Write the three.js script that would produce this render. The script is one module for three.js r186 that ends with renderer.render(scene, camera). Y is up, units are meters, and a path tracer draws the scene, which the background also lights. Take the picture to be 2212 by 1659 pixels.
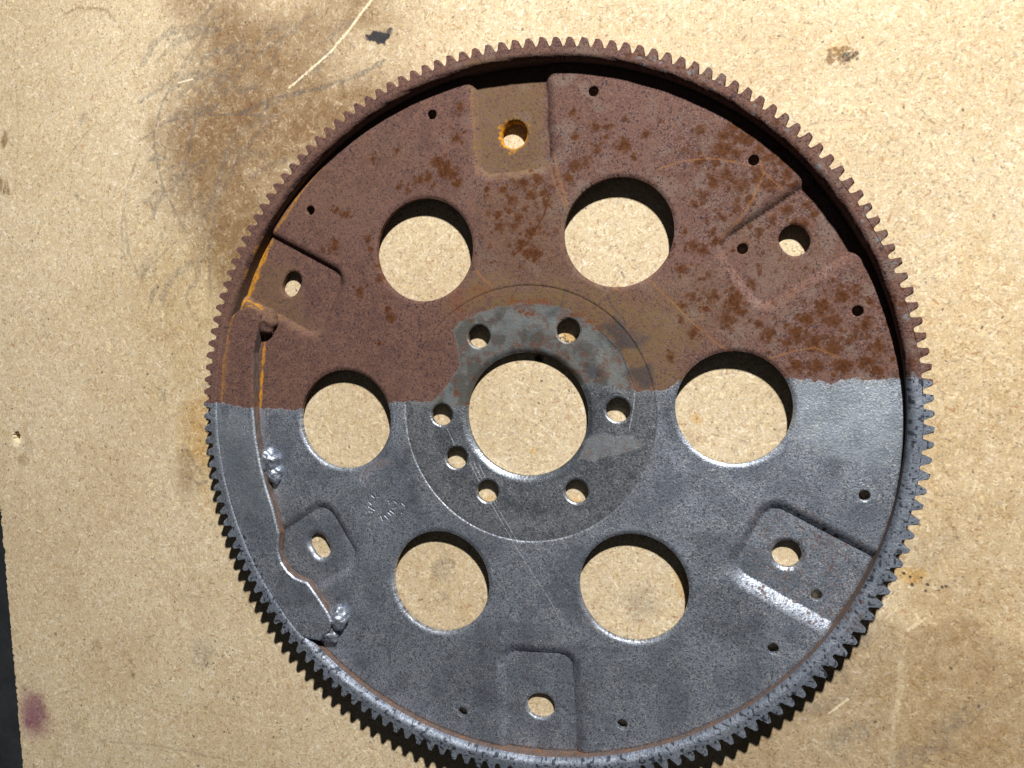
import * as THREE from 'three';
import { mergeGeometries } from 'three/addons/utils/BufferGeometryUtils.js';
import { RoundedBoxGeometry } from 'three/addons/geometries/RoundedBoxGeometry.js';

// ---------------------------------------------------------------- camera, light, exposure
const scene = new THREE.Scene();
// the plate lies a little tilted on the board: its own frame (origin at the hub's centre) is turned by LIE into the world, whose y = 0 is the board
const HB = 6.8, LEAN = new THREE.Vector3(0.0037, 1, -0.0100).normalize();
const LIE = new THREE.Quaternion().setFromUnitVectors(LEAN, new THREE.Vector3(0, 1, 0)), LIFT = new THREE.Vector3(0, HB / 1000, 0);
const toWorld = (v) => v.clone().applyQuaternion(LIE).add(LIFT);
const EYE = new THREE.Vector3(0.08035, 0.341027, -0.027137), AXIS = new THREE.Vector3(-0.247135, -0.968347, 0.035039).normalize(), UPV = new THREE.Vector3(0.000955, -0.036404, -0.999337);
const camera = new THREE.PerspectiveCamera(56.74, 4 / 3, 0.01, 20);
camera.position.copy(toWorld(EYE));
camera.up.copy(UPV).applyQuaternion(LIE);
camera.lookAt(toWorld(EYE.clone().add(AXIS)));

const renderer = new THREE.WebGLRenderer({ antialias: true });
renderer.setSize(1024, 768);
renderer.toneMapping = THREE.LinearToneMapping;
renderer.toneMappingExposure = 1.0;
renderer.shadowMap.enabled = true;

scene.background = new THREE.Color().setRGB(0.026, 0.027, 0.030);   // dim garage around the lamp

const LAMP_AT = toWorld(new THREE.Vector3(0.3743, 0.7678, -0.9800));
const AIM = new THREE.Vector3(0.0, 0.0, 0.0);
const key = new THREE.SpotLight(new THREE.Color().setRGB(1.0, 0.985, 0.95), 12.3, 0, 0.62, 0.7, 2);
key.position.copy(LAMP_AT);
key.target.position.copy(AIM);
key.castShadow = true;
key.shadow.radius = 1.4;
key.shadow.mapSize.set(2048, 2048);
key.shadow.camera.near = 0.2; key.shadow.camera.far = 4;
scene.add(key, key.target);

// ---------------------------------------------------------------- helpers
const FLOOR = -0.75, MM = 0.001, PI = Math.PI, rad = (d) => d * PI / 180;
const clamp = (v, a = 0, b = 1) => v < a ? a : v > b ? b : v;
const lerp = (a, b, t) => a + (b - a) * t;
const smooth = (a, b, v) => { const t = clamp((v - a) / (b - a)); return t * t * (3 - 2 * t); };
function rng(seed) { let s = seed >>> 0; return () => { s = (s + 0x6D2B79F5) >>> 0; let t = s; t = Math.imul(t ^ (t >>> 15), t | 1); t ^= t + Math.imul(t ^ (t >>> 7), t | 61); return ((t ^ (t >>> 14)) >>> 0) / 4294967296; }; }
const LAT = 512, lattice = new Float32Array(LAT * LAT);
{ const r = rng(77); for (let i = 0; i < lattice.length; i++) lattice[i] = r(); }
function noise(x, y) {
  const xi = Math.floor(x), yi = Math.floor(y); let fx = x - xi, fy = y - yi;
  fx = fx * fx * (3 - 2 * fx); fy = fy * fy * (3 - 2 * fy);
  const x0 = xi & 511, x1 = (xi + 1) & 511, y0 = (yi & 511) * LAT, y1 = ((yi + 1) & 511) * LAT;
  const a = lattice[y0 + x0], b = lattice[y0 + x1], c = lattice[y1 + x0], d = lattice[y1 + x1];
  return a + (b - a) * fx + (c - a) * fy + (a - b - c + d) * fx * fy;
}
function fbm(x, y, n = 3) { let s = 0, a = 0.5, t = 0; for (let i = 0; i < n; i++) { s += a * noise(x + i * 37.3, y + i * 91.7); t += a; a *= 0.5; x *= 2.03; y *= 2.03; } return s / t; }
const lin = (c) => { c /= 255; return c <= 0.04045 ? c / 12.92 : Math.pow((c + 0.055) / 1.055, 2.4); };
const TO8 = new Uint8Array(4096); for (let i = 0; i < 4096; i++) { const l = i / 4095; TO8[i] = Math.round(255 * (l <= 0.0031308 ? 12.92 * l : 1.055 * Math.pow(l, 1 / 2.4) - 0.055)); }
const enc = (l) => TO8[l <= 0 ? 0 : l >= 1 ? 4095 : (l * 4095) | 0];

// a pixel of the photograph (2212 wide) to mm on the plane h mm above the plate's upper face
const rightV = AXIS.clone().cross(UPV).normalize(), downV = AXIS.clone().cross(rightV).normalize();
const FPX = 2800 * 2212 / 4032;
function ray(u, v) { return AXIS.clone().addScaledVector(rightV, (u - 1106) / FPX).addScaledVector(downV, (v - 829.5) / FPX); }
function px(u, v, h = 0) { const d = ray(u, v), s = (h * MM - EYE.y) / d.y; return [(EYE.x + d.x * s) * 1000, (EYE.z + d.z * s) * 1000]; }
function bpx(u, v) { const d = ray(u, v).applyQuaternion(LIE), e = camera.position, s = -e.y / d.y; return [(e.x + d.x * s) * 1000, (e.z + d.z * s) * 1000]; }   // the same, on the board
const crop = (ox, oy, s) => (x, y) => [(ox + x / s) * 2212 / 4032, (oy + y / s) * 2212 / 4032];   // enlarged crop to picture pixels

// ---------------------------------------------------------------- masks painted in mm
class Mask {
  constructor(n, m, x0, y0, step) { this.n = n; this.m = m; this.x0 = x0; this.y0 = y0; this.k = 1 / step; this.a = new Float32Array(n * m); }
  box(x, y, r, f) {
    const { n, m, k } = this, cx = (x - this.x0) * k, cy = (y - this.y0) * k, R = r * k;
    const i0 = Math.max(0, Math.floor(cx - R)), i1 = Math.min(n - 1, Math.ceil(cx + R)), j0 = Math.max(0, Math.floor(cy - R)), j1 = Math.min(m - 1, Math.ceil(cy + R));
    for (let j = j0; j <= j1; j++) for (let i = i0; i <= i1; i++) { const v = f((i - cx) / k, (j - cy) / k, i / k + this.x0, j / k + this.y0); if (v > this.a[j * n + i]) this.a[j * n + i] = v; }
  }
  blot(x, y, r, s = 1, soft = 0.5, grain = 0.7, freq = 0.7, sx = 1, sy = 1, turn = 0) {      // a stain with a ragged, grainy outline
    const c = Math.cos(turn), q = Math.sin(turn);
    this.box(x, y, r * Math.max(sx, sy) * 1.9, (dx, dy, X, Y) => {
      const u = (dx * c + dy * q) / sx, w = (-dx * q + dy * c) / sy;
      const d = Math.hypot(u, w) / r + (fbm(X * freq, Y * freq, 3) - 0.5) * grain * 2;
      return s * (1 - smooth(1 - soft, 1 + soft * 0.4, d));
    });
  }
  line(pts, w, s = 1, rough = 0.5, freq = 1.3) {
    for (let p = 0; p + 1 < pts.length; p++) {
      const [ax, ay] = pts[p], [bx, by] = pts[p + 1], L = Math.hypot(bx - ax, by - ay) || 1e-6;
      this.box((ax + bx) / 2, (ay + by) / 2, L / 2 + w * 3, (dx, dy, X, Y) => {
        const t = clamp(((X - ax) * (bx - ax) + (Y - ay) * (by - ay)) / (L * L)), d = Math.hypot(X - ax - t * (bx - ax), Y - ay - t * (by - ay));
        const g = noise(X * freq + 9, Y * freq + 3), ww = w * (1 - rough + 2 * rough * g);
        return s * (1 - smooth(ww * 0.35, ww, d)) * (1 - rough * 0.8 * smooth(0.5, 0.9, noise(X * freq * 1.7, Y * freq * 1.7)));
      });
    }
  }
  poly(pts, s = 1, soft = 1.5, grain = 3, freq = 0.35) {
    let x0 = 1e9, x1 = -1e9, y0 = 1e9, y1 = -1e9; for (const [x, y] of pts) { x0 = Math.min(x0, x); x1 = Math.max(x1, x); y0 = Math.min(y0, y); y1 = Math.max(y1, y); }
    const cx = (x0 + x1) / 2, cy = (y0 + y1) / 2, n = pts.length;
    this.box(cx, cy, Math.max(x1 - x0, y1 - y0) / 2 + soft + grain, (dx, dy, X, Y) => {
      let ins = false, d = 1e9;
      for (let i = 0, j = n - 1; i < n; j = i++) {
        const [ax, ay] = pts[j], [bx, by] = pts[i];
        if ((ay > Y) !== (by > Y) && X < (bx - ax) * (Y - ay) / (by - ay) + ax) ins = !ins;
        const ex = bx - ax, ey = by - ay, t = clamp(((X - ax) * ex + (Y - ay) * ey) / (ex * ex + ey * ey)); d = Math.min(d, (X - ax - t * ex) ** 2 + (Y - ay - t * ey) ** 2);
      }
      d = Math.sqrt(d) * (ins ? -1 : 1) + (fbm(X * freq, Y * freq, 4) - 0.5) * 2 * grain;
      return s * (1 - smooth(-soft, soft, d));
    });
  }
}
function dataTexture(data, w, h, srgb) {
  const t = new THREE.DataTexture(data, w, h, THREE.RGBAFormat, THREE.UnsignedByteType);
  t.magFilter = THREE.LinearFilter; t.minFilter = THREE.LinearMipmapLinearFilter; t.generateMipmaps = true;
  if (srgb) t.colorSpace = THREE.SRGBColorSpace;
  t.needsUpdate = true; return t;
}

// ---------------------------------------------------------------- shape of the stamped plate (mm; x right, y towards the bottom of the picture)
const THICK = 2.5, R_EDGE = 169.66, R_HUB = 63.3, PAD_W = 17.6, PAD_IN = 119.5, PAD_CORNER = 7, PAD_DEEP = 2.6, HUB_DEEP = 0.4;
const PADS = [
  { a: -92.2, r: 137.7, rad: 6.3, slot: 0, roll: 1.6, drop: 1.9 }, { a: -152.0, r: 146.6, rad: 5.1, slot: 1.9 }, { a: 147.8, r: 136.9, rad: 5.0, slot: 2.0, roll: 2.3, drop: 1.2 },
  { a: 87.7, r: 147.3, rad: 6.2, slot: 0.9 }, { a: 27.5, r: 137.4, rad: 6.4, slot: 0, roll: 2.0, drop: 1.0 }, { a: -32.5, r: 147.7, rad: 6.3, slot: 0.9 },
];
for (const p of PADS) { p.c = Math.cos(rad(p.a)); p.s = Math.sin(rad(p.a)); }
const HOLES = [];                                  // x, y, radius, roll width, roll drop, [slot direction, half length]
for (let k = 0; k < 6; k++) HOLES.push([98.2 * Math.cos(rad(-122.2 + 60 * k)), 98.2 * Math.sin(rad(-122.2 + 60 * k)), 26.05, 2.2, 0.75]);
HOLES.push([-0.3, 0.5, 30.9, 3.2, 1.5]);
for (const [x, y, r] of [[-23.9, -38.6, 5.7], [21.4, -40.7, 5.8], [45.3, -2.2, 5.9], [24.9, 37.9, 5.8], [-20.3, 39.4, 5.7], [-44.4, 0.9, 5.6], [-36.7, 22.8, 5.7]]) HOLES.push([x, y, r, 0.9, 0.55]);
for (let k = -5; k < 5; k++) { const a = rad(-107.3 + 30 * (k + 4)); if (k !== -5 || true) HOLES.push([157.5 * Math.cos(a), 157.5 * Math.sin(a), 2.45, 0.5, 0.2]); }
HOLES.push([102.2, -76.6, 2.5, 0.5, 0.2], [134.5, 81.5, 2.5, 0.5, 0.2]);
for (const p of PADS) HOLES.push([p.r * p.c, p.r * p.s, p.rad, p.roll ?? 1.3, p.drop ?? 0.6, [-p.s, p.c], p.slot]);
function holeDist(h, x, y) {                      // distance outside the hole's edge
  let dx = x - h[0], dy = y - h[1];
  if (h[6]) { const t = clamp(dx * h[5][0] + dy * h[5][1], -h[6], h[6]); dx -= t * h[5][0]; dy -= t * h[5][1]; }
  return Math.sqrt(dx * dx + dy * dy) - h[2];
}
function padDist(p, x, y) {                       // below zero on the sunken floor of the pad
  const u = Math.abs(-x * p.s + y * p.c) - PAD_W, v = PAD_IN - (x * p.c + y * p.s);
  const a = u + PAD_CORNER, b = v + PAD_CORNER;
  return Math.hypot(Math.max(a, 0), Math.max(b, 0)) + Math.min(Math.max(a, b), 0) - PAD_CORNER;
}
function rawSolid(x, y) { let f = R_EDGE - Math.hypot(x, y); for (const h of HOLES) { if (Math.abs(x - h[0]) > h[2] + 6 || Math.abs(y - h[1]) > h[2] + 6) continue; const d = holeDist(h, x, y); if (d < f) f = d; } return f; }
function height(x, y, onHub) {
  const r = Math.hypot(x, y); let z = 0;
  if (r > 105) for (const p of PADS) { const d = padDist(p, x, y); if (d < 7) { const k = p === PADS[4] ? smooth(6, 17, y * p.c - x * p.s) : 0, t = clamp(d / lerp(4.8, 6.8, k)); z -= d <= 0 ? PAD_DEEP : PAD_DEEP * Math.pow(1 - t, lerp(2.1, 1.45, k)); break; } }
  if (onHub) z -= HUB_DEEP + 0.9 * (1 - smooth(48, 63, r)) + 1.1 * (1 - smooth(31, 45, r)); else if (r < R_HUB + 0.7) { const t = clamp((R_HUB + 0.7 - r) / 0.7); z -= 0.28 * t * t; }
  z += (fbm(x * 0.03 + 5, y * 0.03 + 8, 2) - 0.5) * 0.5;                                         // slight waviness of sheet metal
  for (const h of HOLES) {
    if (Math.abs(x - h[0]) > h[2] + 9 || Math.abs(y - h[1]) > h[2] + 9) continue;
    const d = holeDist(h, x, y); if (d < h[3]) { const t = clamp(1 - d / h[3]); z -= h[4] * t * t; }
  }
  if (R_EDGE - r < 1.2) { const t = clamp(1 - (R_EDGE - r) / 1.2); z -= 0.5 * t * t; }
  return z;
}

// ---------------------------------------------------------------- surface of the flexplate: one map in mm over rust, bare and cleaned steel
const TN = 2048, SPAN = 364, X0 = -182, STEP = SPAN / TN;
const P = (list, h = 0) => list.map(([u, v]) => px(u, v, h));
const Zh = crop(1700, 1050, 2.212), Zr = crop(2600, 1300, 1.8433), Zl = crop(800, 1150, 3.318), Zs = crop(1350, 1850, 6.637), Zp = crop(1800, 200, 3.19), Z3 = crop(700, 1100, 1.7015), Z6 = crop(2100, 1900, 1.3406);
const PZ = (Z, list, h = 0) => list.map(([u, v]) => px(...Z(u, v), h));
const EDGE = [[430, 870], [500, 870], [545, 880], [600, 884], [640, 888], [660, 876], [750, 868], [846, 868], [880, 866], [915, 868], [945, 873], [985, 878], [1010, 874], [1140, 850], [1275, 826], [1300, 830], [1340, 838], [1365, 845], [1400, 845], [1420, 847], [1440, 840], [1465, 823], [1590, 818], [1712, 818], [1760, 822], [1800, 828], [1830, 819], [1900, 821], [1945, 814], [1965, 812], [2000, 822], [2030, 825]];
const EDGE_MM = P(EDGE);
function edgeY(x) { let i = 0; while (i < EDGE_MM.length - 2 && EDGE_MM[i + 1][0] < x) i++; const [ax, ay] = EDGE_MM[i], [bx, by] = EDGE_MM[i + 1]; return lerp(ay, by, clamp((x - ax) / (bx - ax))); }

function flexplateMaps() {
  const mk = () => new Mask(TN, TN, X0, X0, STEP);
  const spot = mk(), scr = mk(), yel = mk(), ochre = mk(), bare = mk(), dark = mk(), orange = mk(), groove = mk(), sheen = mk(), left = mk(), bright = mk(), pale = mk();
  // brown rust blotches
  const S = [[992, 233, 12], [985, 297, 15], [858, 325, 8], [806, 342, 12], [945, 350, 16], [960, 365, 16], [925, 385, 13], [905, 388, 10], [975, 375, 13], [988, 395, 9], [880, 410, 11], [862, 402, 8],
    [725, 455, 9], [748, 462, 9], [722, 530, 18], [795, 517, 8], [800, 540, 8], [777, 632, 12], [838, 668, 10], [845, 685, 9], [820, 742, 7], [830, 640, 6], [822, 600, 8], [815, 575, 6],
    [1050, 410, 10], [1085, 410, 12], [1105, 430, 12], [1130, 395, 12], [1160, 385, 13], [1150, 420, 10], [1080, 490, 12], [1110, 490, 12], [1150, 545, 20], [1125, 530, 14], [1172, 415, 10], [1075, 465, 9], [1120, 470, 9], [1150, 500, 12], [1180, 440, 9], [1100, 455, 8], [1135, 450, 8],
    [1237, 243, 9], [1285, 272, 12], [1315, 272, 10], [1350, 258, 7], [1240, 297, 8], [1290, 322, 11], [1345, 315, 13], [1370, 340, 7], [1242, 360, 13], [1395, 290, 8], [1425, 262, 5], [1310, 295, 8], [1265, 350, 9], [1228, 385, 10],
    [1515, 278, 8], [1565, 290, 12], [1585, 275, 12], [1600, 298, 13], [1560, 320, 13], [1510, 350, 15], [1590, 330, 13], [1620, 300, 12], [1640, 320, 11], [1660, 340, 13], [1680, 320, 12], [1690, 350, 12], [1702, 372, 11], [1540, 390, 10], [1520, 420, 10], [1500, 440, 8], [1600, 400, 20], [1570, 380, 13], [1640, 380, 14], [1660, 400, 12], [1620, 430, 13], [1590, 450, 12], [1560, 470, 11], [1540, 500, 9], [1480, 500, 7], [1690, 395, 9], [1712, 400, 9], [1545, 350, 10],
    [1440, 540, 9], [1500, 530, 13], [1520, 542, 12], [1545, 522, 9], [1470, 580, 11], [1495, 640, 13], [1540, 640, 12], [1520, 665, 9], [1475, 660, 9], [1580, 640, 8], [1625, 610, 9], [1640, 500, 11], [1670, 470, 13], [1700, 450, 13], [1740, 480, 11], [1745, 440, 9], [1760, 460, 9], [1690, 510, 9], [1640, 570, 7], [1715, 480, 8],
    [1585, 650, 18], [1570, 690, 15], [1600, 672, 13], [1780, 660, 15], [1820, 640, 15], [1850, 630, 13], [1800, 690, 13], [1740, 690, 16], [1720, 720, 16], [1760, 740, 18], [1800, 750, 18], [1840, 730, 15], [1870, 700, 13], [1880, 650, 11], [1900, 750, 16], [1870, 780, 16], [1820, 790, 16], [1760, 790, 16], [1700, 740, 13], [1660, 720, 13], [1640, 700, 9], [1500, 720, 9], [1470, 690, 7], [1450, 770, 9], [1890, 800, 12], [1720, 790, 12]];
  const rs = rng(5);
  for (const [u, v, r] of S) { const [x, y] = px(u, v); spot.blot(x, y, r / (3.4 + 1.6 * rs()), 0.75 + 0.25 * rs(), 0.75, 0.65, 0.6, 0.8 + 0.5 * rs(), 0.8 + 0.5 * rs(), rs() * 3); for (let k = 0; k < 3; k++) spot.blot(x + (rs() - 0.5) * r * 0.7, y + (rs() - 0.5) * r * 0.7, r / 12, 0.7, 0.6, 0.8, 0.9); }
  for (let k = 0; k < 150; k++) { const u = 1640 + rs() * 300, v = 600 + rs() * 225; const [x, y] = px(u, v); if (v > 640 || u > 1760) spot.blot(x, y, 0.5 + 1.6 * rs() * rs(), 0.4 + 0.5 * rs(), 0.8, 0.7, 0.8); }
  for (let k = 0; k < 110; k++) { const u = 1440 + rs() * 330, v = 250 + rs() * 420; const [x, y] = px(u, v); spot.blot(x, y, 0.5 + 1.3 * rs(), 0.3 + 0.5 * rs(), 0.8, 0.9, 0.8); }
  for (let k = 0; k < 60; k++) { const u = 1030 + rs() * 180, v = 380 + rs() * 190; const [x, y] = px(u, v); spot.blot(x, y, 0.5 + 1.6 * rs(), 0.3 + 0.4 * rs(), 0.8, 0.9, 0.8); }
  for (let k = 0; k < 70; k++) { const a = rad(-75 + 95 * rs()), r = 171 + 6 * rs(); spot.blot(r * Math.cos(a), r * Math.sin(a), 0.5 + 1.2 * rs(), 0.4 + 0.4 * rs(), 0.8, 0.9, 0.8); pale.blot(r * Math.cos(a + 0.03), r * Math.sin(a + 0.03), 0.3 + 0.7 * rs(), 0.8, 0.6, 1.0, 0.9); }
  // orange scratches
  for (const [l, w, s] of [[[[1420, 365], [1470, 347], [1530, 341], [1590, 350], [1620, 356]], 0.55, 0.75], [[[1640, 345], [1650, 375], [1625, 430], [1600, 472], [1558, 512]], 0.8, 0.7], [[[1650, 370], [1688, 408]], 0.5, 0.7], [[[1400, 602], [1450, 650], [1500, 700], [1560, 750], [1600, 765]], 0.6, 0.8], [[[1650, 778], [1715, 757], [1760, 750], [1800, 766], [1812, 772]], 0.7, 0.7],
    [[[1196, 325], [1206, 380], [1226, 440]], 0.9, 0.75], [[[1182, 340], [1200, 400], [1222, 448]], 0.6, 0.7], [[[1027, 583], [1045, 603], [1062, 616]], 0.8, 0.7], [[[1305, 610], [1340, 628]], 0.6, 0.6], [[[1515, 652], [1517, 690]], 0.6, 0.5], [[[1105, 230], [1118, 265], [1128, 300]], 0.8, 0.35], [[[1460, 262], [1440, 285]], 0.3, 0.5], [[[1030, 590], [1022, 540]], 0.3, 0.3], [[[958, 700], [905, 745]], 0.25, 0.5]]) scr.line(P(l), w, s, 0.75);
  spot.line(P([[1176, 402], [1186, 430], [1172, 470], [1142, 520], [1108, 552]]), 0.5, 0.9, 0.3);
  // fresh yellow rust in the seams on the left and round the upper bolt hole
  const ylw = (l, w, s, h = 0, Z) => yel.line((Z ? PZ(Z, l, h) : P(l, h)).map(([x, y]) => { const r = Math.hypot(x, y), k = Math.min(1, 168.4 / r); return [x * k, y * k]; }), w * 1.1, s * 0.9, 0.65, 0.33);
  ylw([[720, 330], [680, 375], [640, 430], [600, 490], [584, 514]], 0.55, 0.55); ylw([[640, 430], [612, 472], [600, 490]], 0.9, 0.5);
  ylw([[582, 516], [560, 560], [540, 610], [524, 655]], 1.8, 0.95, -3); ylw([[524, 655], [500, 690], [485, 730], [475, 790], [470, 865]], 0.8, 0.38, 4); ylw([[498, 735], [490, 800], [486, 850]], 1.3, 0.2, 4.5);
  ylw([[590, 0], [560, 90], [500, 160], [440, 230], [400, 280]], 1.1, 0.85, -1.5, Zl); ylw([[555, 95], [660, 140], [760, 195], [850, 230]], 0.9, 0.8, -1.5, Zl); ylw([[440, 225], [530, 185], [640, 180]], 0.9, 0.7, -1, Zl);
  ylw([[573, 726], [569, 770], [565, 820], [562, 876]], 0.95, 1, 0);
  { const p = PADS[0], X = p.r * p.c, Y = p.r * p.s; for (let k = 0; k < 26; k++) { const a = rs() * 2 * PI, r = 7.2 + 2.6 * rs() * rs(); yel.blot(X + r * Math.cos(a), Y + r * Math.sin(a), 0.35 + 0.7 * rs(), 0.55 * rs() + 0.1, 0.7, 0.8, 1); } yel.box(X, Y, 9.2, (dx, dy, x, y) => { const d = Math.hypot(dx, dy); return 0.95 * (1 - smooth(6.9, 7.7, d + (noise(x * 1.3, y * 1.3) - 0.5) * 1.6)); }); }
  for (const [u, v, w] of [[1020, 190, 1.2], [1026, 290, 0.8]]) { const [x, y] = px(u, v, -2); yel.line([[x, y], px(u + 4, v + 90, -2)], w, 0.12, 0.8); }
  // dusty ochre on the upper pad, the pad on the left and round the hub
  ochre.poly(P([[1020, 150], [1175, 140], [1180, 360], [1160, 382], [1050, 388], [1028, 350]], -3), 0.8, 2, 3);
  ochre.poly(P([[560, 560], [640, 580], [650, 690], [700, 722], [640, 705], [520, 660]], -2), 0.55, 5, 6);
  ochre.poly(P([[1040, 590], [1230, 610], [1330, 640], [1440, 640], [1500, 720], [1470, 830], [1300, 830], [1300, 700], [1180, 640], [1060, 650], [980, 690], [960, 660]]), 0.85, 6, 9, 0.12);
  ochre.poly(P([[1030, 390], [1230, 400], [1240, 560], [1330, 640], [1560, 560], [1600, 700], [1460, 760], [1300, 640], [1040, 600]]), 0.32, 8, 14, 0.06); ochre.poly(P([[1560, 520], [1640, 480], [1800, 560], [1660, 660]], -2), 0.25, 8, 10, 0.08); ochre.poly(P([[620, 430], [760, 330], [900, 300], [860, 420], [700, 520]]), 0.18, 10, 14, 0.06);
  ochre.poly(PZ(Zh, [[420, 330], [700, 190], [1100, 180], [1400, 330], [1700, 560], [1900, 900], [1900, 1060], [1740, 1040], [1600, 700], [1200, 380], [800, 300], [500, 400]]), 1, 3, 4, 0.2);
  // bare grey metal round the crank bolts
  bare.poly(PZ(Zh, [[190, 560], [235, 490], [330, 440], [480, 375], [600, 345], [720, 320], [850, 315], [1000, 330], [1160, 365], [1300, 440], [1420, 540], [1545, 640], [1630, 735], [1690, 850], [1740, 1000], [1760, 1100], [300, 1260], [-40, 1190], [90, 1090], [240, 860], [220, 720]]), 1, 0.8, 1.3, 0.5);
  // blue black heat streaks
  const dk = (l, s, soft = 1.2, g = 2) => dark.poly(PZ(Zh, l), s, soft, g, 0.3);
  dk([[1470, 520], [1600, 450], [1800, 640], [1800, 720], [1690, 700], [1640, 730]], 0.85, 2); dk([[1680, 890], [1900, 850], [1960, 1000], [1860, 1060], [1760, 990]], 0.8, 2); dk([[1720, 560], [1900, 600], [1830, 760], [1760, 680]], 0.6, 3);
  dk([[940, 440], [1080, 350], [1110, 370], [1010, 470]], 0.65, 2); dk([[1310, 850], [1420, 830], [1470, 960], [1380, 980]], 0.7, 2); dk([[560, 420], [680, 470], [620, 520], [500, 470]], 0.5, 3); dk([[1280, 600], [1400, 620], [1420, 760], [1330, 700]], 0.25, 4); dk([[1140, 270], [1160, 200], [1130, 340]], 0.5, 2);
  dark.line(PZ(Zh, [[1425, 520], [1545, 645], [1640, 740], [1690, 860], [1750, 1010]]), 0.5, 0.9, 0.4); dark.line(PZ(Zh, [[1530, 250], [1560, 330], [1640, 420], [1700, 500]]), 0.4, 0.7, 0.5);
  // rust inside the bare metal
  const og = (x, y, r, s, sx = 1, sy = 1) => { const [X, Y] = px(...Zh(x, y)); orange.blot(X, Y, r, s, 0.7, 0.9, 0.7, sx, sy); };
  og(780, 385, 2.6, 1, 1.3, 0.8); og(840, 405, 2.2, 1, 1.4, 0.7); og(720, 370, 1.2, 0.8); og(700, 300, 2.2, 0.8); og(860, 305, 4, 0.7, 2, 0.4); og(1240, 420, 3, 0.8, 1.4, 0.5); og(1340, 480, 3, 0.7, 1.2, 0.6); og(1640, 830, 2, 0.7, 0.6, 1.6); og(1720, 1000, 2, 0.75, 0.6, 1.8); og(200, 1060, 2.4, 0.6, 0.6, 2); og(330, 470, 1.4, 0.6); og(1090, 520, 1.2, 0.6); og(1420, 540, 1.6, 0.7);
  for (let k = 0; k < 190; k++) og(250 + rs() * 1450, 320 + rs() * 880, 0.25 + 0.9 * rs() * rs(), 0.3 + 0.5 * rs());
  for (let k = 0; k < 50; k++) { const a = rs() * PI * 1.15 + PI * 0.95; og(845 + 560 * Math.cos(a), 1240 + 560 * Math.sin(a), 0.3 + 0.7 * rs(), 0.7); }
  og(420, 220, 7, 0.35, 1.4, 0.5); og(230, 300, 6, 0.4, 1, 1.2);
  // left-over film on the cleaned half, and bluish lamp sheen painted into the steel
  left.poly(P([[1275, 940], [1385, 945], [1392, 960], [1330, 985], [1245, 995]]), 0.9, 1, 2); left.poly(PZ(Z3, [[1230, 1240], [1420, 1190], [1430, 1250], [1330, 1260], [1240, 1340]]), 0.75, 1.2, 3);
  left.blot(...px(1270, 1335), 3, 0.7, 0.7, 1); left.poly(P([[1255, 1290], [1270, 1340], [1290, 1360], [1262, 1330]]), 0.6, 0.8, 2);
  for (let k = 0; k < 520; k++) { const u = 1610 + rs() * 250, v = 1090 + rs() * 260; const [x, y] = px(u, v); if (padDist(PADS[4], x, y) < 5 && (fbm(x * 0.12, y * 0.12, 2) > 0.44)) left.blot(x, y, 0.5 + 0.5 * rs(), 1, 0.5, 0.5, 1); }
  for (let k = 0; k < 220; k++) { const u = 1560 + rs() * 280, v = 970 + rs() * 140; const [x, y] = px(u, v); if (fbm(x * 0.09 + 4, y * 0.09, 2) > 0.55) left.blot(x, y, 0.3 + 0.4 * rs(), 0.7, 0.5, 0.5, 1); }
  bright.poly(P([[1715, 825], [1945, 825], [1948, 960], [1900, 1000], [1760, 990], [1715, 940]]), 0.9, 4, 6, 0.15);
  bright.poly(P([[470, 885], [550, 890], [560, 985], [600, 1100], [520, 1120], [478, 1000]], 5), 0.55, 4, 6, 0.15);
  // darker mottles of the cleaned half
  dark.poly(P([[1465, 850], [1420, 850], [1440, 930], [1468, 950]]), 0.6, 3, 4); dark.poly(P([[1520, 1270], [1600, 1250], [1660, 1350], [1600, 1395], [1510, 1370]]), 0.45, 3, 5); dark.poly(P([[855, 1000], [885, 960], [900, 1060], [960, 1150], [900, 1130]]), 0.45, 4, 6); dark.poly(P([[960, 1400], [1080, 1390], [1090, 1530], [960, 1500]]), 0.35, 6, 8); dark.poly(P([[1500, 1170], [1560, 1150], [1590, 1230], [1510, 1240]]), 0.35, 5, 6);
  // scratches through the cleaning, and the stamp
  for (const l of [[[963, 925], [990, 985]], [[1012, 1000], [1060, 1090], [1120, 1190], [1190, 1300], [1215, 1350]], [[1020, 1000], [1068, 1090], [1118, 1170]], [[1030, 1000], [1072, 1085]], [[1370, 850], [1368, 880], [1358, 930]]]) sheen.line(P(l), 0.3, 0.5, 0.7, 1);
  for (let k = 0; k < 26; k++) { const a = -0.2 + rs() * 3.6, r = 14 + rs() * 22; const [x, y] = px(1835 + 20 * rs(), 890 + 15 * rs()); const b = a + (rs() - 0.5) * 0.5; sheen.line([[x, y], [x + r * 0.5 * Math.cos(a), y + r * 0.4 * Math.sin(a)], [x + r * Math.cos(b), y + r * 0.7 * Math.sin(b)]], 0.14, 0.14, 0.5, 2); }
  for (let k = 0; k < 60; k++) { const a = rs() * 2 * PI, r = 40 + 125 * rs(), b = rs() * PI, L = 1 + 5 * rs() * rs(), x = r * Math.cos(a), y = r * Math.sin(a); if (y > 5) sheen.line([[x, y], [x + L * Math.cos(b), y + L * Math.sin(b)]], 0.16, 0.5, 0.5, 2); }
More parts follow.
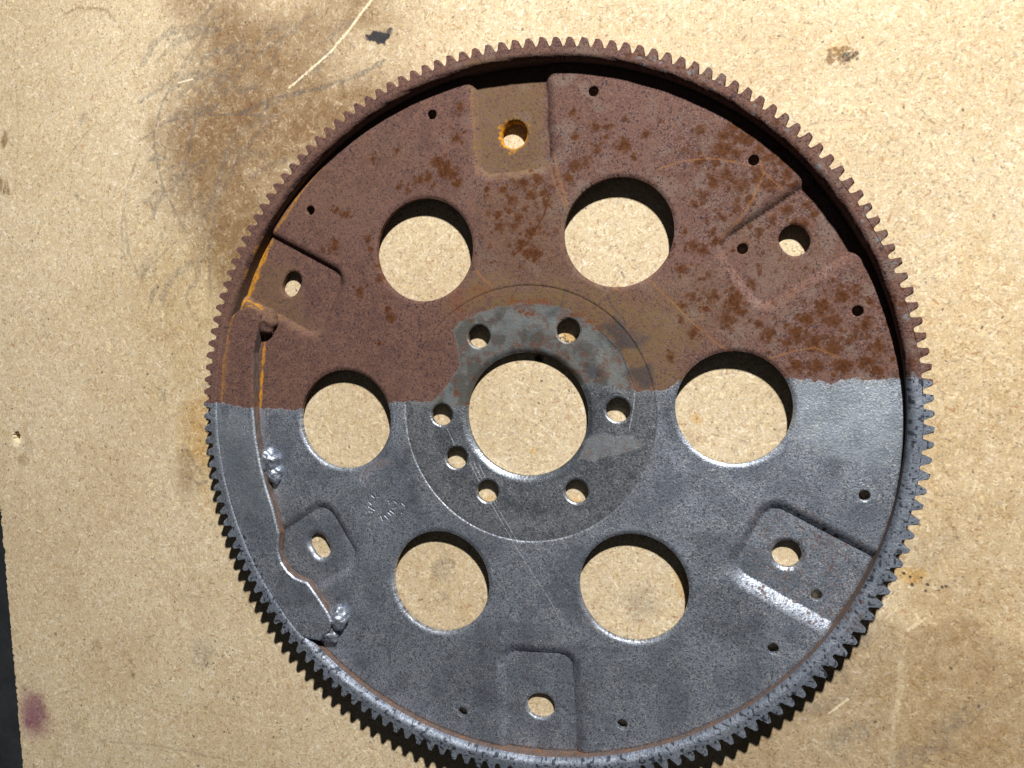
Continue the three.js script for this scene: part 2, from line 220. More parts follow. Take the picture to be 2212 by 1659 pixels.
  for (const l of [[[680, 830], [750, 900], [805, 800]], [[755, 660], [840, 725], [830, 800]], [[850, 585], [870, 700], [945, 690]], [[675, 955], [760, 1010], [825, 1045]], [[690, 1080], [760, 1090]], [[985, 1190], [1040, 1310]], [[1095, 1185], [1175, 1265]], [[1185, 1105], [1265, 1175]], [[1235, 1055], [1325, 1120]], [[1205, 650], [1125, 770]], [[1295, 705], [1190, 805]], [[1210, 870], [1310, 800], [1385, 840], [1425, 900], [1390, 975], [1310, 1000]], [[1545, 865], [1630, 940], [1620, 1045], [1535, 1125]]]) groove.line(PZ(Zs, l), 0.55, 1, 0.1);
  // little loops the cleaning head left behind
  const loops = mk();
  const loop = (x, y, r, s) => loops.box(x, y, r + 0.5, (dx, dy) => s * (1 - smooth(0.06, 0.3, Math.abs(Math.hypot(dx, dy) - r))));
  for (let k = 0; k < 2600; k++) { const a = rs() * 2 * PI, r = 33 + 34 * Math.sqrt(rs()), x = r * Math.cos(a), y = r * Math.sin(a); if (y > edgeY(x) + 0.3) loop(x, y, 0.9 + 0.7 * rs(), 0.25 + 0.4 * rs()); }
  for (let k = 0; k < 420; k++) { const x = -170 + 340 * rs(), y = edgeY(x) + 0.4 + 2.2 * rs() * rs(); if (Math.abs(x) < 90 || x > 120) loop(x, y, 0.8 + 0.4 * rs(), 0.7); }
  for (let k = 0; k < 1500; k++) { const a = rs() * 2 * PI, r = 66 + 95 * rs(), x = r * Math.cos(a), y = r * Math.sin(a); if (y > edgeY(x) + 1 && fbm(x * 0.04, y * 0.04, 2) > 0.52) loop(x, y, 0.8 + 0.8 * rs(), 0.15 + 0.3 * rs()); }

  const col = new Uint8Array(TN * TN * 4), orm = new Uint8Array(TN * TN * 4), bmp = new Uint8Array(TN * TN * 4);
  const C = (r, g, b) => [lin(r), lin(g), lin(b)];
  const K = 0.72;                                  // photograph's lit values to base colour
  const k3 = (c) => [c[0] * K, c[1] * K, c[2] * K];
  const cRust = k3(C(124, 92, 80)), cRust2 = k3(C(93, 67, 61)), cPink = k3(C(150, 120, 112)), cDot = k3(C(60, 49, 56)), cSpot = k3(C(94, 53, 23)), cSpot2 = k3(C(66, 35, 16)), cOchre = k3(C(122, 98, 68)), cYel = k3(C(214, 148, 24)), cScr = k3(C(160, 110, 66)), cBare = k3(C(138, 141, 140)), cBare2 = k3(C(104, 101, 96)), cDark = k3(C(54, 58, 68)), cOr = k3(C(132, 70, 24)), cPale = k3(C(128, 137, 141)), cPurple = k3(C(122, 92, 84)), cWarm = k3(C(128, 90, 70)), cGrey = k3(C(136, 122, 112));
  const u3 = (c) => [Math.min(0.85, c[0] * 2.15), Math.min(0.85, c[1] * 2.15), Math.min(0.85, c[2] * 2.15)];
  const cSt = u3(C(133, 139, 150)), cSt2 = u3(C(76, 81, 90)), cSt3 = u3(C(186, 193, 206)), cHub = u3(C(74, 78, 83)), cLeft = k3(C(98, 78, 74)), cLeftHub = k3(C(118, 122, 124)), cScratch = [0.7, 0.73, 0.78], cBlue = u3(C(152, 163, 188)), cDarkS = u3(C(44, 48, 58));
  const o = [0, 0, 0]; const mix = (c, t) => { o[0] += (c[0] - o[0]) * t; o[1] += (c[1] - o[1]) * t; o[2] += (c[2] - o[2]) * t; };
  for (let j = 0; j < TN; j++) for (let i = 0; i < TN; i++) {
    const x = X0 + (i + 0.5) * STEP, y = X0 + (j + 0.5) * STEP, q = j * TN + i, r = Math.hypot(x, y);
    const fine = noise(x * 3.1, y * 3.1), mid = fbm(x * 1.25, y * 1.25, 3), big = fbm(x * 0.045 + 3, y * 0.045 + 6, 3), sp = noise(x * 1.9 + 50, y * 1.9 + 20);
    const e = y - edgeY(x) - (fbm(x * 0.55, y * 0.55, 3) - 0.5) * 2.6;
    let rough, metal, bump = 0.5 + (fine - 0.5) * 0.10 + (mid - 0.5) * 0.16;
    const clean = smooth(-0.35, 0.35, e);
    if (clean < 1) {
      o[0] = cRust[0]; o[1] = cRust[1]; o[2] = cRust[2];
      const g1 = fbm(x * 1.3 + 13, y * 1.3 + 31, 3), g2 = noise(x * 2.6 + 5, y * 2.6 + 77), g3 = fbm(x * 0.2 + 41, y * 0.2 + 3, 4);
      mix(cRust2, smooth(0.42, 0.64, g1) * 0.7); mix(cRust2, smooth(0.46, 0.66, g3) * 0.6); mix(cGrey, smooth(0.52, 0.72, fbm(x * 0.13 + 8, y * 0.13 + 55, 4)) * 0.5 * smooth(-60, 90, x - y * 0.4)); mix(cPurple, smooth(0.45, 0.75, big) * 0.5); mix(cWarm, smooth(0.55, 0.8, noise(x * 1.7 + 90, y * 1.7)) * 0.5);
      const ur = smooth(-40, 120, x - y * 0.3) * (r < 170 ? 1 : 0.6); mix(cPink, smooth(0.5, 0.85, g2) * (0.1 + 0.42 * ur) * (0.5 + smooth(0.4, 0.62, g3)));
      mix(cDot, smooth(0.56, 0.8, noise(x * 2.1 + 150, y * 2.1 + 20)) * (0.4 + 0.5 * smooth(0.4, 0.62, fbm(x * 0.6 + 7, y * 0.6 + 70, 2))));
      mix(cRust2, smooth(0.6, 0.9, fine) * 0.25);
      rough = 0.92; metal = 0.0;
      const oc = ochre.a[q]; if (oc > 0) { mix(cOchre, oc * (0.25 + 0.75 * smooth(0.3, 0.66, fbm(x * 0.9 + 17, y * 0.9 + 2, 3)))); }
      const ba = bare.a[q] * (r < R_HUB + 3 ? 1 : 0); if (ba > 0) { mix(cBare, ba * 0.9); mix(cBare2, ba * smooth(0.4, 0.6, fbm(x * 0.16 + 30, y * 0.16, 4)) * 0.85); mix(cRust, ba * smooth(0.5, 0.7, fbm(x * 0.3 + 90, y * 0.3, 4)) * 0.6); mix(cPale, ba * smooth(0.58, 0.72, fbm(x * 0.22 + 60, y * 0.22 + 30, 4)) * 0.6); rough = lerp(rough, 0.52, ba); metal = lerp(metal, 0.45, ba); }
      const d = dark.a[q]; if (d > 0) { mix(cDark, d * 0.8); rough = lerp(rough, 0.6, d); }
      const s = spot.a[q] * smooth(0.25, 0.62, fbm(x * 0.8 + 11, y * 0.8 + 5, 3) + spot.a[q] * 0.3); if (s > 0) { mix(cSpot, clamp(s * 1.15)); mix(cSpot2, s * smooth(0.42, 0.65, mid) * 0.85); rough = lerp(rough, 0.78, s); bump += s * 0.14 * (0.3 + mid); }
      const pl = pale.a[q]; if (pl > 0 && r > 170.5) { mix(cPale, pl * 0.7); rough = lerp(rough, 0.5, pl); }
      const og = orange.a[q]; if (og > 0) mix(cOr, og * (0.4 + 0.6 * smooth(0.35, 0.6, mid)));
      const sc = scr.a[q]; if (sc > 0) { mix(cScr, sc * 0.7); bump -= sc * 0.08; }
      const ye = yel.a[q]; if (ye > 0) { mix(cYel, ye * (0.45 + 0.55 * smooth(0.3, 0.6, fbm(x * 0.8, y * 0.8 + 33, 3)))); }
    }
    if (clean > 0) {
      const s0 = clean < 1 ? o[0] : 0, s1 = o[1], s2 = o[2], r0 = rough ?? 0.5, m0 = metal ?? 0, b0 = bump;
      o[0] = cSt[0]; o[1] = cSt[1]; o[2] = cSt[2]; rough = 0.50; metal = 0.86;
      const cr = fbm(x * 1.5 + 20, y * 1.5, 3), m2 = fbm(x * 0.35 + 3, y * 0.35 + 60, 4);
      const hub = 1 - smooth(R_HUB - 0.3, R_HUB + 0.3, r);
      const n1 = noise(x * 2.7 + 8, y * 2.7 + 44), n2 = fbm(x * 0.12 + 61, y * 0.12 + 17, 3), calm = 1 - bright.a[q] * 0.6;
      mix(cSt2, smooth(0.44, 0.66, cr) * 0.62 * calm); mix(cSt3, smooth(0.5, 0.8, n1) * 0.72 * (0.5 + smooth(0.4, 0.6, m2))); mix(cDarkS, smooth(0.58, 0.85, noise(x * 2.2 + 71, y * 2.2 + 12)) * 0.7 * calm); mix(cSt2, smooth(0.48, 0.74, m2) * 0.4 * calm); mix(cSt2, smooth(0.42, 0.7, n2) * 0.32);
      mix(cSt2, smooth(0.45, 0.75, big) * 0.35);
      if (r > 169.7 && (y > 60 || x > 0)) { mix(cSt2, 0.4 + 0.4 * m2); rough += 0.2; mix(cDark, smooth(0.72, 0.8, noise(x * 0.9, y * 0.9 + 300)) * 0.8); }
      const bl = bright.a[q]; mix(cBlue, bl * 0.22); rough -= 0.02 * bl;  // painted sheen: steel tinted bluer and slightly smoother in these patches
      mix(cHub, hub * 0.8); rough = lerp(rough, 0.45, hub); mix(cDarkS, hub * smooth(0.45, 0.7, m2) * 0.22); mix(cSt3, hub * smooth(0.66, 0.9, n1) * 0.3);
      const d = dark.a[q]; mix(cDark, d * 0.6);
      const lp = loops.a[q]; mix(hub > 0.5 ? cSt3 : (fine > 0.5 ? cDark : cSt3), lp * 0.45);
      const lf = left.a[q]; mix(r < R_HUB ? cLeftHub : cLeft, lf * 0.85); if (r < R_HUB) mix(cRust, lf * smooth(0.5, 0.7, m2) * 0.35); rough = lerp(rough, 0.7, lf); metal = lerp(metal, 0.25, lf);
      const sh = sheen.a[q]; mix(cScratch, sh * 0.9); rough = lerp(rough, 0.8, sh);
      rough += (cr - 0.5) * 0.25;
      bump = 0.5 + (fine - 0.5) * 0.09 + (cr - 0.5) * 0.15 - groove.a[q] * 0.36 - lp * 0.03;
      o[0] = lerp(s0, o[0], clean); o[1] = lerp(s1, o[1], clean); o[2] = lerp(s2, o[2], clean); rough = lerp(r0, rough, clean); metal = lerp(m0, metal, clean); bump = lerp(b0, bump, clean);
    }
    const t = q * 4;
    col[t] = enc(o[0]); col[t + 1] = enc(o[1]); col[t + 2] = enc(o[2]); col[t + 3] = 255;
    orm[t] = 255; orm[t + 1] = clamp(rough) * 255; orm[t + 2] = clamp(metal) * 255; orm[t + 3] = 255;
    bmp[t] = bmp[t + 1] = bmp[t + 2] = clamp(bump) * 255; bmp[t + 3] = 255;
  }
  return [dataTexture(col, TN, TN, true), dataTexture(orm, TN, TN), dataTexture(bmp, TN, TN)];
}
const [plateColour, plateOrm, plateBump] = flexplateMaps();
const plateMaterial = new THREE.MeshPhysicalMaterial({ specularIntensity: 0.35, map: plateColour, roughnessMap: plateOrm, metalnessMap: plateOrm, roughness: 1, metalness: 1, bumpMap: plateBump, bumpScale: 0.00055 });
plateMaterial.name = 'rust and cleaned steel';

// brown scale that the cleaning did not reach: inner walls and cut edges
function noiseTexture(n, f) { const d = new Uint8Array(n * n * 4); for (let j = 0; j < n; j++) for (let i = 0; i < n; i++) { const c = f(i, j), t = (j * n + i) * 4; d[t] = enc(c[0]); d[t + 1] = enc(c[1]); d[t + 2] = enc(c[2]); d[t + 3] = 255; } const t = dataTexture(d, n, n, true); t.wrapS = t.wrapT = THREE.RepeatWrapping; return t; }
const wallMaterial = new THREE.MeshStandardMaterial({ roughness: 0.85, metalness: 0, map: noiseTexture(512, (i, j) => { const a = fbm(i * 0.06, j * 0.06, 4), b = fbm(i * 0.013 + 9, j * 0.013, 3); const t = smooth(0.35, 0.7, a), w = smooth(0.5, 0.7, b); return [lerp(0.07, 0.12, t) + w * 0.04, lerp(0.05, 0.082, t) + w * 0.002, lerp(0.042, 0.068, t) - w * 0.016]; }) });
wallMaterial.name = 'brown scale';

const planarUV = (x, y) => [(x - X0) / SPAN, (y - X0) / SPAN];

// ---------------------------------------------------------------- mesh of the plate: a grid cut along every hole, with walls and an underside
function plateParts(within, onlyHub) {
  const solid = (x, y) => Math.min(rawSolid(x, y), within(x, y));
  const G = 0.8, N = Math.ceil(2 * (R_EDGE + 1) / G), o = -N * G / 2;
  const F = new Float32Array((N + 1) * (N + 1));
  for (let j = 0; j <= N; j++) for (let i = 0; i <= N; i++) F[j * (N + 1) + i] = solid(o + i * G, o + j * G);
  const parts = new Map();
  const part = (k) => { if (!parts.has(k)) parts.set(k, { pos: [], nor: [], uv: [], top: [], wall: [], ids: new Map() }); return parts.get(k); };
  const hgt = (x, y) => height(x, y, onlyHub);
  const normalAt = (x, y) => { const e = 0.12, a = (hgt(x + e, y) - hgt(x - e, y)) / (2 * e), b = (hgt(x, y + e) - hgt(x, y - e)) / (2 * e), l = Math.hypot(a, b, 1); return [-a / l, 1 / l, -b / l]; };
  const vert = (p, key, x, y) => {
    let id = p.ids.get(key); if (id !== undefined) return id;
    id = p.pos.length / 3; const z = hgt(x, y), n = normalAt(x, y), uv = planarUV(x, y);
    p.pos.push(x * MM, z * MM, y * MM, x * MM, (z - THICK) * MM, y * MM); p.nor.push(...n, -n[0], -n[1], -n[2]); p.uv.push(...uv, ...uv); p.ids.set(key, id); return id;
  };
  const kinds = (x, y) => { if (onlyHub) return 'hub'; for (let k = 0; k < PADS.length; k++) if (padDist(PADS[k], x, y) < 0.2) return 'pad' + k; return 'plate'; };
  for (let j = 0; j < N; j++) for (let i = 0; i < N; i++) {
    const c = [[i, j], [i + 1, j], [i + 1, j + 1], [i, j + 1]], f = c.map(([a, b]) => F[b * (N + 1) + a]);
    if (f[0] <= 0 && f[1] <= 0 && f[2] <= 0 && f[3] <= 0) continue;
    const p = part(kinds(o + (i + 0.5) * G, o + (j + 0.5) * G)), poly = [], cross = [];
    for (let k = 0; k < 4; k++) {
      const [ai, aj] = c[k], [bi, bj] = c[(k + 1) & 3], fa = f[k], fb = f[(k + 1) & 3];
      if (fa > 0) poly.push(vert(p, 'n' + ai + ',' + aj, o + ai * G, o + aj * G));
      if ((fa > 0) !== (fb > 0)) {
        let t = fa / (fa - fb), lo = 0, hi = 1;
        for (let s = 0; s < 6; s++) { const v = solid(o + lerp(ai, bi, t) * G, o + lerp(aj, bj, t) * G); if ((v > 0) === (fa > 0)) lo = t; else hi = t; t = (lo + hi) / 2; }
        const x = o + lerp(ai, bi, t) * G, y = o + lerp(aj, bj, t) * G;
        const key = ai + aj * 9999 < bi + bj * 9999 ? `e${ai},${aj},${bi},${bj}` : `e${bi},${bj},${ai},${aj}`;
        const id = vert(p, key, x, y); poly.push(id); cross.push([id, fa > 0, x, y]);
      }
    }
    for (let k = 1; k + 1 < poly.length; k++) { p.top.push(poly[0], poly[k + 1], poly[k]); p.top.push(poly[0] + 1, poly[k] + 1, poly[k + 1] + 1); }
    if (cross.length === 2) {
      const [A, B] = cross[0][1] ? cross : [cross[1], cross[0]];         // leaving the metal at A, back in at B
      const ids = [];
      for (const V of [A, B]) {
        const e = 0.1, gx = solid(V[2] + e, V[3]) - solid(V[2] - e, V[3]), gy = solid(V[2], V[3] + e) - solid(V[2], V[3] - e), l = Math.hypot(gx, gy) || 1, z = hgt(V[2], V[3]), uv = planarUV(V[2] + gx / l * 0.4, V[3] + gy / l * 0.4);
        ids.push(p.pos.length / 3); p.pos.push(V[2] * MM, z * MM, V[3] * MM, V[2] * MM, (z - THICK) * MM, V[3] * MM); for (let s = 0; s < 2; s++) { p.nor.push(-gx / l, 0, -gy / l); p.uv.push(...uv); }
      }
      p.wall.push(ids[0], ids[1], ids[0] + 1, ids[1], ids[1] + 1, ids[0] + 1);
    }
  }
  const out = new Map();
  for (const [k, p] of parts) {
    const g = new THREE.BufferGeometry();
    g.setAttribute('position', new THREE.Float32BufferAttribute(p.pos, 3)); g.setAttribute('normal', new THREE.Float32BufferAttribute(p.nor, 3)); g.setAttribute('uv', new THREE.Float32BufferAttribute(p.uv, 2));
    g.setIndex([...p.top, ...p.wall].length > 0 ? p.top.concat(p.wall) : []);
    g.addGroup(0, p.top.length, 0); if (p.wall.length) g.addGroup(p.top.length, p.wall.length, 1);
    out.set(k, g);
  }
  return out;
}

// ---------------------------------------------------------------- the setting: board and floor
const BN = 2048, BM = 1792, BX = -345, BY = -262, BSTEP = 0.3;
function boardMaps() {
  const mk = () => new Mask(BN, BM, BX, BY, BSTEP);
  const bp = bpx, BP = (l) => l.map(([u, v]) => bp(u, v));
  const brown = mk(), grey = mk(), pink = mk(), black = mk(), light = mk(), purple = mk(), oil = mk(), ylw = mk(), tan = mk(), dust = mk();
  const r = rng(31);
  // chips of wood
  const chip = new Float32Array(BN * BM), hue = new Float32Array(BN * BM).fill(0.5), red = new Float32Array(BN * BM);
  const stroke = (arr, cx, cy, L, w, a, s) => {
    const ca = Math.cos(a), sa = Math.sin(a), R = L / 2 + w, i0 = Math.max(0, Math.floor(cx - R)), i1 = Math.min(BN - 1, Math.ceil(cx + R)), j0 = Math.max(0, Math.floor(cy - R)), j1 = Math.min(BM - 1, Math.ceil(cy + R));
    for (let j = j0; j <= j1; j++) for (let i = i0; i <= i1; i++) { const dx = i - cx, dy = j - cy, u = Math.abs(dx * ca + dy * sa), v = Math.abs(-dx * sa + dy * ca); const m = clamp((L / 2 - u) + 0.5) * clamp(w / 2 - v + 0.5); if (m > 0) arr[j * BN + i] = lerp(arr[j * BN + i], s, m * 0.9); }
  };
  for (let k = 0; k < 190000; k++) {
    const z = r(), big = r() < 0.12, tone = z < 0.5 ? 0.15 + 0.75 * r() : -(0.1 + 0.8 * r() * r()), cx = r() * BN, cy = r() * BM, L = (big ? 5 + 9 * r() : 1.5 + 5 * r()), w = (big ? 1.8 + 2.2 * r() : 0.9 + 1.6 * r()), a = r() * PI;
    stroke(chip, cx, cy, L, w, a, tone); stroke(hue, cx, cy, L, w, a, r());
  }
  for (let k = 0; k < 11000; k++) stroke(red, r() * BN, r() * BM, 3 + 8 * r() * r(), 1 + 1.8 * r(), r() * PI, 0.4 + 0.6 * r());
  for (let k = 0; k < 900; k++) stroke(red, r() * BN, r() * BM, 5 + 9 * r(), 2 + 1.5 * r(), r() * PI, 0.5 + 0.5 * r());
  const speck = new Float32Array(BN * BM);
  for (let k = 0; k < 10500; k++) stroke(speck, r() * BN, r() * BM, 1.3 + 3 * r() * r(), 1.2 + 1.3 * r(), r() * PI, 0.4 + 0.6 * r());
  for (let k = 0; k < 260; k++) stroke(speck, r() * BN, r() * BM, 2.5 + 3 * r(), 2 + 1.5 * r(), r() * PI, 1);
  // the brown, oily patch beside the wheel and its grey scuffs
  brown.poly(BP([[400, -20], [860, -20], [840, 60], [720, 160], [880, 170], [800, 260], [640, 400], [560, 520], [500, 640], [450, 560], [400, 520], [350, 440], [340, 360], [320, 280], [380, 180], [420, 60]]), 0.95, 26, 22, 0.03);
  brown.poly(BP([[380, 180], [620, 150], [640, 260], [520, 420], [380, 420], [340, 300]]), 1, 20, 16, 0.05);
  tan.poly(BP([[300, 480], [560, 520], [480, 760], [470, 1000], [440, 1100], [400, 1040], [340, 840], [290, 640]]), 0.75, 16, 20, 0.03);
  brown.blot(...bp(400, 1020), 12, 0.45, 0.9, 0.6, 0.1, 0.8, 1.3); brown.blot(...bp(395, 1030), 6, 0.5, 0.8, 0.7, 0.2);
  const gl = (l, w, s) => grey.line(BP(l), w, s * 0.85, 0.55, 0.3);
  for (let k = 0; k < 70; k++) { const u = 300 + 420 * r(), v = 60 + 640 * r(), a = -1.2 + 0.9 * r() + (v > 400 ? -0.4 : 0), L = 20 + 90 * r(); if (u < 300 + (800 - v) * 0.6) gl([[u, v], [u + L * 0.5 * Math.cos(a) + 4 * (r() - 0.5), v + L * 0.5 * Math.sin(a)], [u + L * Math.cos(a + 0.2), v + L * Math.sin(a + 0.2)]], 0.9 + 2.6 * r(), 0.3 + 0.5 * r()); }
  gl([[470, 40], [400, 130], [350, 220], [330, 300], [350, 400], [400, 500]], 1.3, 0.7); gl([[560, 90], [470, 170], [420, 260], [400, 360], [420, 470]], 1.5, 0.65); gl([[600, 240], [520, 330], [470, 430], [450, 540], [455, 640]], 1.4, 0.65); gl([[640, 60], [540, 130], [480, 210]], 1.6, 0.6);
  gl([[300, 305], [360, 262], [420, 250], [500, 246], [600, 250]], 0.9, 0.8); gl([[520, 245], [590, 212], [690, 190], [780, 160], [830, 130]], 1.8, 0.75); gl([[300, 220], [360, 180], [420, 120]], 1.6, 0.6); gl([[340, 130], [370, 100], [420, 60], [460, 10]], 2, 0.55);
  gl([[268, 560], [262, 480], [275, 400], [300, 330]], 1.2, 0.5); gl([[300, 600], [275, 540], [268, 440]], 1.4, 0.45); gl([[430, 420], [440, 520], [420, 620]], 2, 0.5); gl([[500, 300], [470, 400], [440, 470]], 3, 0.55); gl([[310, 575], [345, 555], [380, 520]], 1, 0.5); gl([[420, 690], [400, 640], [440, 560]], 1.5, 0.5);
  gl([[330, 830], [350, 845], [358, 870]], 1.6, 0.5); gl([[395, 960], [420, 1000], [440, 1030]], 1.4, 0.6); gl([[405, 1030], [430, 1045], [445, 1040]], 1.4, 0.7); gl([[440, 830], [455, 860], [440, 880]], 2.5, 0.4); gl([[330, 1185], [420, 1172]], 0.7, 0.35); gl([[370, 1150], [400, 1210]], 0.8, 0.35); gl([[390, 1285], [440, 1290]], 1.2, 0.35); gl([[300, 1380], [340, 1370]], 0.6, 0.5); gl([[210, 1600], [340, 1610], [480, 1640], [600, 1659]], 0.9, 0.35);
  grey.blot(...bp(440, 1410), 8, 0.35, 0.9, 0.9, 0.3); grey.blot(...bp(180, 255), 4, 0.4, 0.9, 0.8, 0.3); grey.blot(...bp(165, 420), 2.2, 0.6, 0.8, 0.9, 0.4); gl([[415, 190], [440, 200]], 1.6, 0.5);
  for (const [u, v, q, s] of [[545, 230, 6, 0.7], [520, 260, 8, 0.6], [560, 300, 5, 0.5], [580, 280, 7, 0.5], [500, 210, 5, 0.4], [640, 285, 9, 0.45], [660, 265, 4, 0.6], [410, 310, 6, 0.3], [470, 240, 6, 0.35]]) pink.blot(...bp(u, v), q * 0.9, s, 0.9, 0.8, 0.15, 1, 1.5, 0.7);
  // ink blot, burnt speck, purple stain, spots
  black.poly(BP([[790, 76], [806, 66], [830, 66], [842, 68], [840, 80], [832, 92], [816, 96], [806, 90], [792, 84]]), 1, 0.6, 1.4, 0.5); black.blot(...bp(800, 82), 2.4, 0.9, 0.5, 0.8, 0.5, 1.6, 0.6); black.blot(...bp(838, 68), 2, 0.85, 0.5, 0.9, 0.5); black.blot(...bp(1163, 772), 2.0, 1, 0.4, 0.5, 0.5, 1.4, 0.9);
  for (let k = 0; k < 26; k++) { const [x, y] = bp(1790 + 60 * r(), 100 + 40 * r()); if (Math.hypot(0, 0) === 0) brown.blot(x, y, 0.5 + 1.3 * r(), 0.9, 0.6, 0.9, 0.6); }
  for (let k = 0; k < 22; k++) { const [x, y] = bp(1835 + 38 * (r() - 0.5), 120 + 22 * (r() - 0.5)); black.blot(x, y, 0.4 + 0.7 * r(), 0.75, 0.6, 0.9, 0.8); }
  ylw.blot(...bp(1810, 100), 4, 0.5, 0.9, 0.8, 0.3);
  for (let k = 0; k < 16; k++) { const [x, y] = bp(1228 + 46 * (r() - 0.5), 740 + 34 * (r() - 0.5)); black.blot(x, y, 0.5 + 1.0 * r(), 0.85, 0.6, 0.9, 0.6); } ylw.blot(...bp(1225, 735), 5, 0.8, 0.9, 0.7, 0.3);
  purple.blot(...bp(68, 1545), 12.5, 0.9, 0.85, 0.35, 0.1, 1, 1.35); purple.blot(...bp(60, 1560), 5, 1, 0.8, 0.4, 0.2); brown.blot(...bp(72, 1535), 13, 0.35, 0.7, 0.4, 0.1, 1, 1.25); pink.blot(...bp(55, 925), 3, 0.6, 0.9, 0.6, 0.3);
  for (const [u, v, q, s] of [[287, 1457, 2.2, 0.8], [48, 990, 4, 0.5], [58, 960, 4, 0.35], [168, 970, 4, 0.3], [210, 1390, 4, 0.35], [160, 1570, 4, 0.3], [120, 1370, 1.2, 0.6]]) { brown.blot(...bp(u, v), q, s, 0.8, 0.7, 0.3); }
  for (const [u, v] of [[0, 395], [8, 300], [14, 402], [12, 405]]) { brown.blot(...bp(u, v), 3.4, 0.9, 0.7, 0.9, 0.3, 0.7, 1.5); } black.blot(...bp(8, 415), 1.6, 0.8, 0.6, 0.9, 0.5, 0.8, 1.6);
  brown.line(BP([[140, 30], [170, 15], [230, 20], [248, 45]]), 1.3, 0.6, 0.7); brown.line(BP([[130, 360], [200, 270], [300, 260]]), 0.8, 0.3, 0.7); brown.line(BP([[30, 100], [40, 300], [30, 420]]), 0.9, 0.3, 0.8);
  // oil stains in the lower right
  oil.poly(BP([[1830, 1345], [1930, 1342], [1960, 1360], [2000, 1345], [2080, 1330], [2212, 1400], [2260, 1700], [1700, 1700], [1500, 1690], [1640, 1560], [1740, 1470], [1800, 1400]]), 0.68, 4, 7, 0.1);
  oil.poly(BP([[1990, 1080], [2120, 1040], [2240, 1060], [2240, 1330], [2050, 1330], [1990, 1290], [2010, 1200], [1990, 1160]]), 0.28, 8, 10, 0.06); oil.poly(BP([[1965, 1275], [2060, 1290], [2050, 1320], [1960, 1300]]), 0.3, 1.2, 2, 0.3);
  oil.poly(BP([[1960, 780], [2030, 700], [2240, 900], [2240, 1060], [2020, 1060]]), 0.12, 10, 10, 0.06);
  ylw.poly(BP([[1930, 1215], [2000, 1225], [2010, 1250], [1950, 1265], [1925, 1240]]), 0.85, 2, 3, 0.2); ylw.poly(BP([[1860, 900], [2060, 500], [2260, 560], [2260, 1700], [1900, 1700], [1950, 1220]]), 0.22, 14, 12, 0.05); ylw.blot(...bp(1010, 1320), 4, 0.3, 0.9, 0.7, 0.2); ylw.blot(...bp(1150, 975), 1.8, 0.9, 0.8, 0.7, 0.5); ylw.blot(...bp(1240, 1085), 4, 0.6, 0.9, 0.7, 0.3); ylw.poly(BP([[1450, 1240], [1480, 1220], [1490, 1310], [1462, 1290]]), 0.5, 1.5, 3, 0.2); ylw.blot(...bp(1505, 905), 2.6, 0.7, 0.9, 0.7, 0.3); pink.blot(...bp(1500, 945), 4, 0.45, 0.9, 0.9, 0.2); ylw.blot(...bp(1058, 1075), 4, 0.5, 0.9, 0.7, 0.2);
  ylw.poly(BP([[380, 860], [470, 840], [450, 1100], [420, 1000]]), 0.55, 8, 10, 0.05);
  grey.poly(BP([[1340, 1290], [1400, 1270], [1420, 1320], [1360, 1340]]), 0.35, 4, 4, 0.15); grey.poly(BP([[925, 1225], [960, 1195], [985, 1220], [960, 1260]]), 0.4, 3, 4, 0.2); grey.blot(...bp(960, 1290), 2.5, 0.4, 0.9, 0.9, 0.3); grey.poly(BP([[1900, 1180], [2000, 1140], [2060, 1170], [1980, 1250], [1930, 1230]]), 0.25, 5, 7, 0.1); for (const [u, v] of [[1830, 1590], [2010, 1620], [1850, 1380], [2060, 1560], [1950, 1640], [1760, 1530], [1775, 1470]]) grey.blot(...bp(u, v), 7, 0.4, 0.9, 0.9, 0.2, 1.8, 0.7, -0.6);
  for (const [u, v] of [[1965, 1245], [1970, 1262], [1990, 1247], [2003, 1262], [1998, 1275], [1952, 1238], [2034, 1268], [2043, 1266]]) black.blot(...bp(u, v), 0.8, 0.9, 0.5, 0.5, 0.7);
  for (let k = 0; k < 30; k++) black.blot(...bp(420 + 120 * r(), 1380 + 130 * r()), 0.35 + 0.3 * r(), 0.7, 0.5, 0.5, 0.8);
  // scores and pale scratches
  const sl = (l, w, s, q = 0.35) => light.line(BP(l), w, s, q, 0.8);
  sl([[800, 0], [760, 55], [715, 110], [690, 132], [625, 188]], 0.9, 0.85, 0.6); sl([[815, -20], [790, 16]], 0.8, 0.9); sl([[385, 178], [415, 170]], 0.7, 0.8); sl([[1942, 1430], [1946, 1480], [1930, 1560], [1925, 1659]], 2.0, 0.22, 0.7); sl([[1960, 1360], [1990, 1340]], 1.2, 0.5); sl([[1790, 1540], [1830, 1510]], 0.8, 0.6); sl([[1230, 880], [1330, 1040]], 0.35, 0.45); sl([[1060, 840], [1180, 930], [1260, 1010]], 0.35, 0.4); sl([[1000, 470], [900, 560]], 0.35, 0.4); sl([[20, 35], [40, 48]], 0.5, 0.7);
  for (let k = 0; k < 60; k++) { const u = 2212 * r(), v = 1659 * r(), a = r() * PI, L = 4 + 26 * r() * r(); sl([[u, v], [u + L * Math.cos(a), v + L * Math.sin(a)]], 0.3 + 0.3 * r(), 0.3 + 0.3 * r(), 0.5); }
  { const [hx, hy] = bp(36, 944); light.blot(hx - 0.4, hy + 1.2, 4.2, 0.8, 0.5, 0.7, 0.6); black.blot(hx + 1, hy - 2.6, 1.6, 0.6, 0.8, 0.8, 0.6); }
  const col = new Uint8Array(BN * BM * 4), bmp = new Uint8Array(BN * BM * 4);
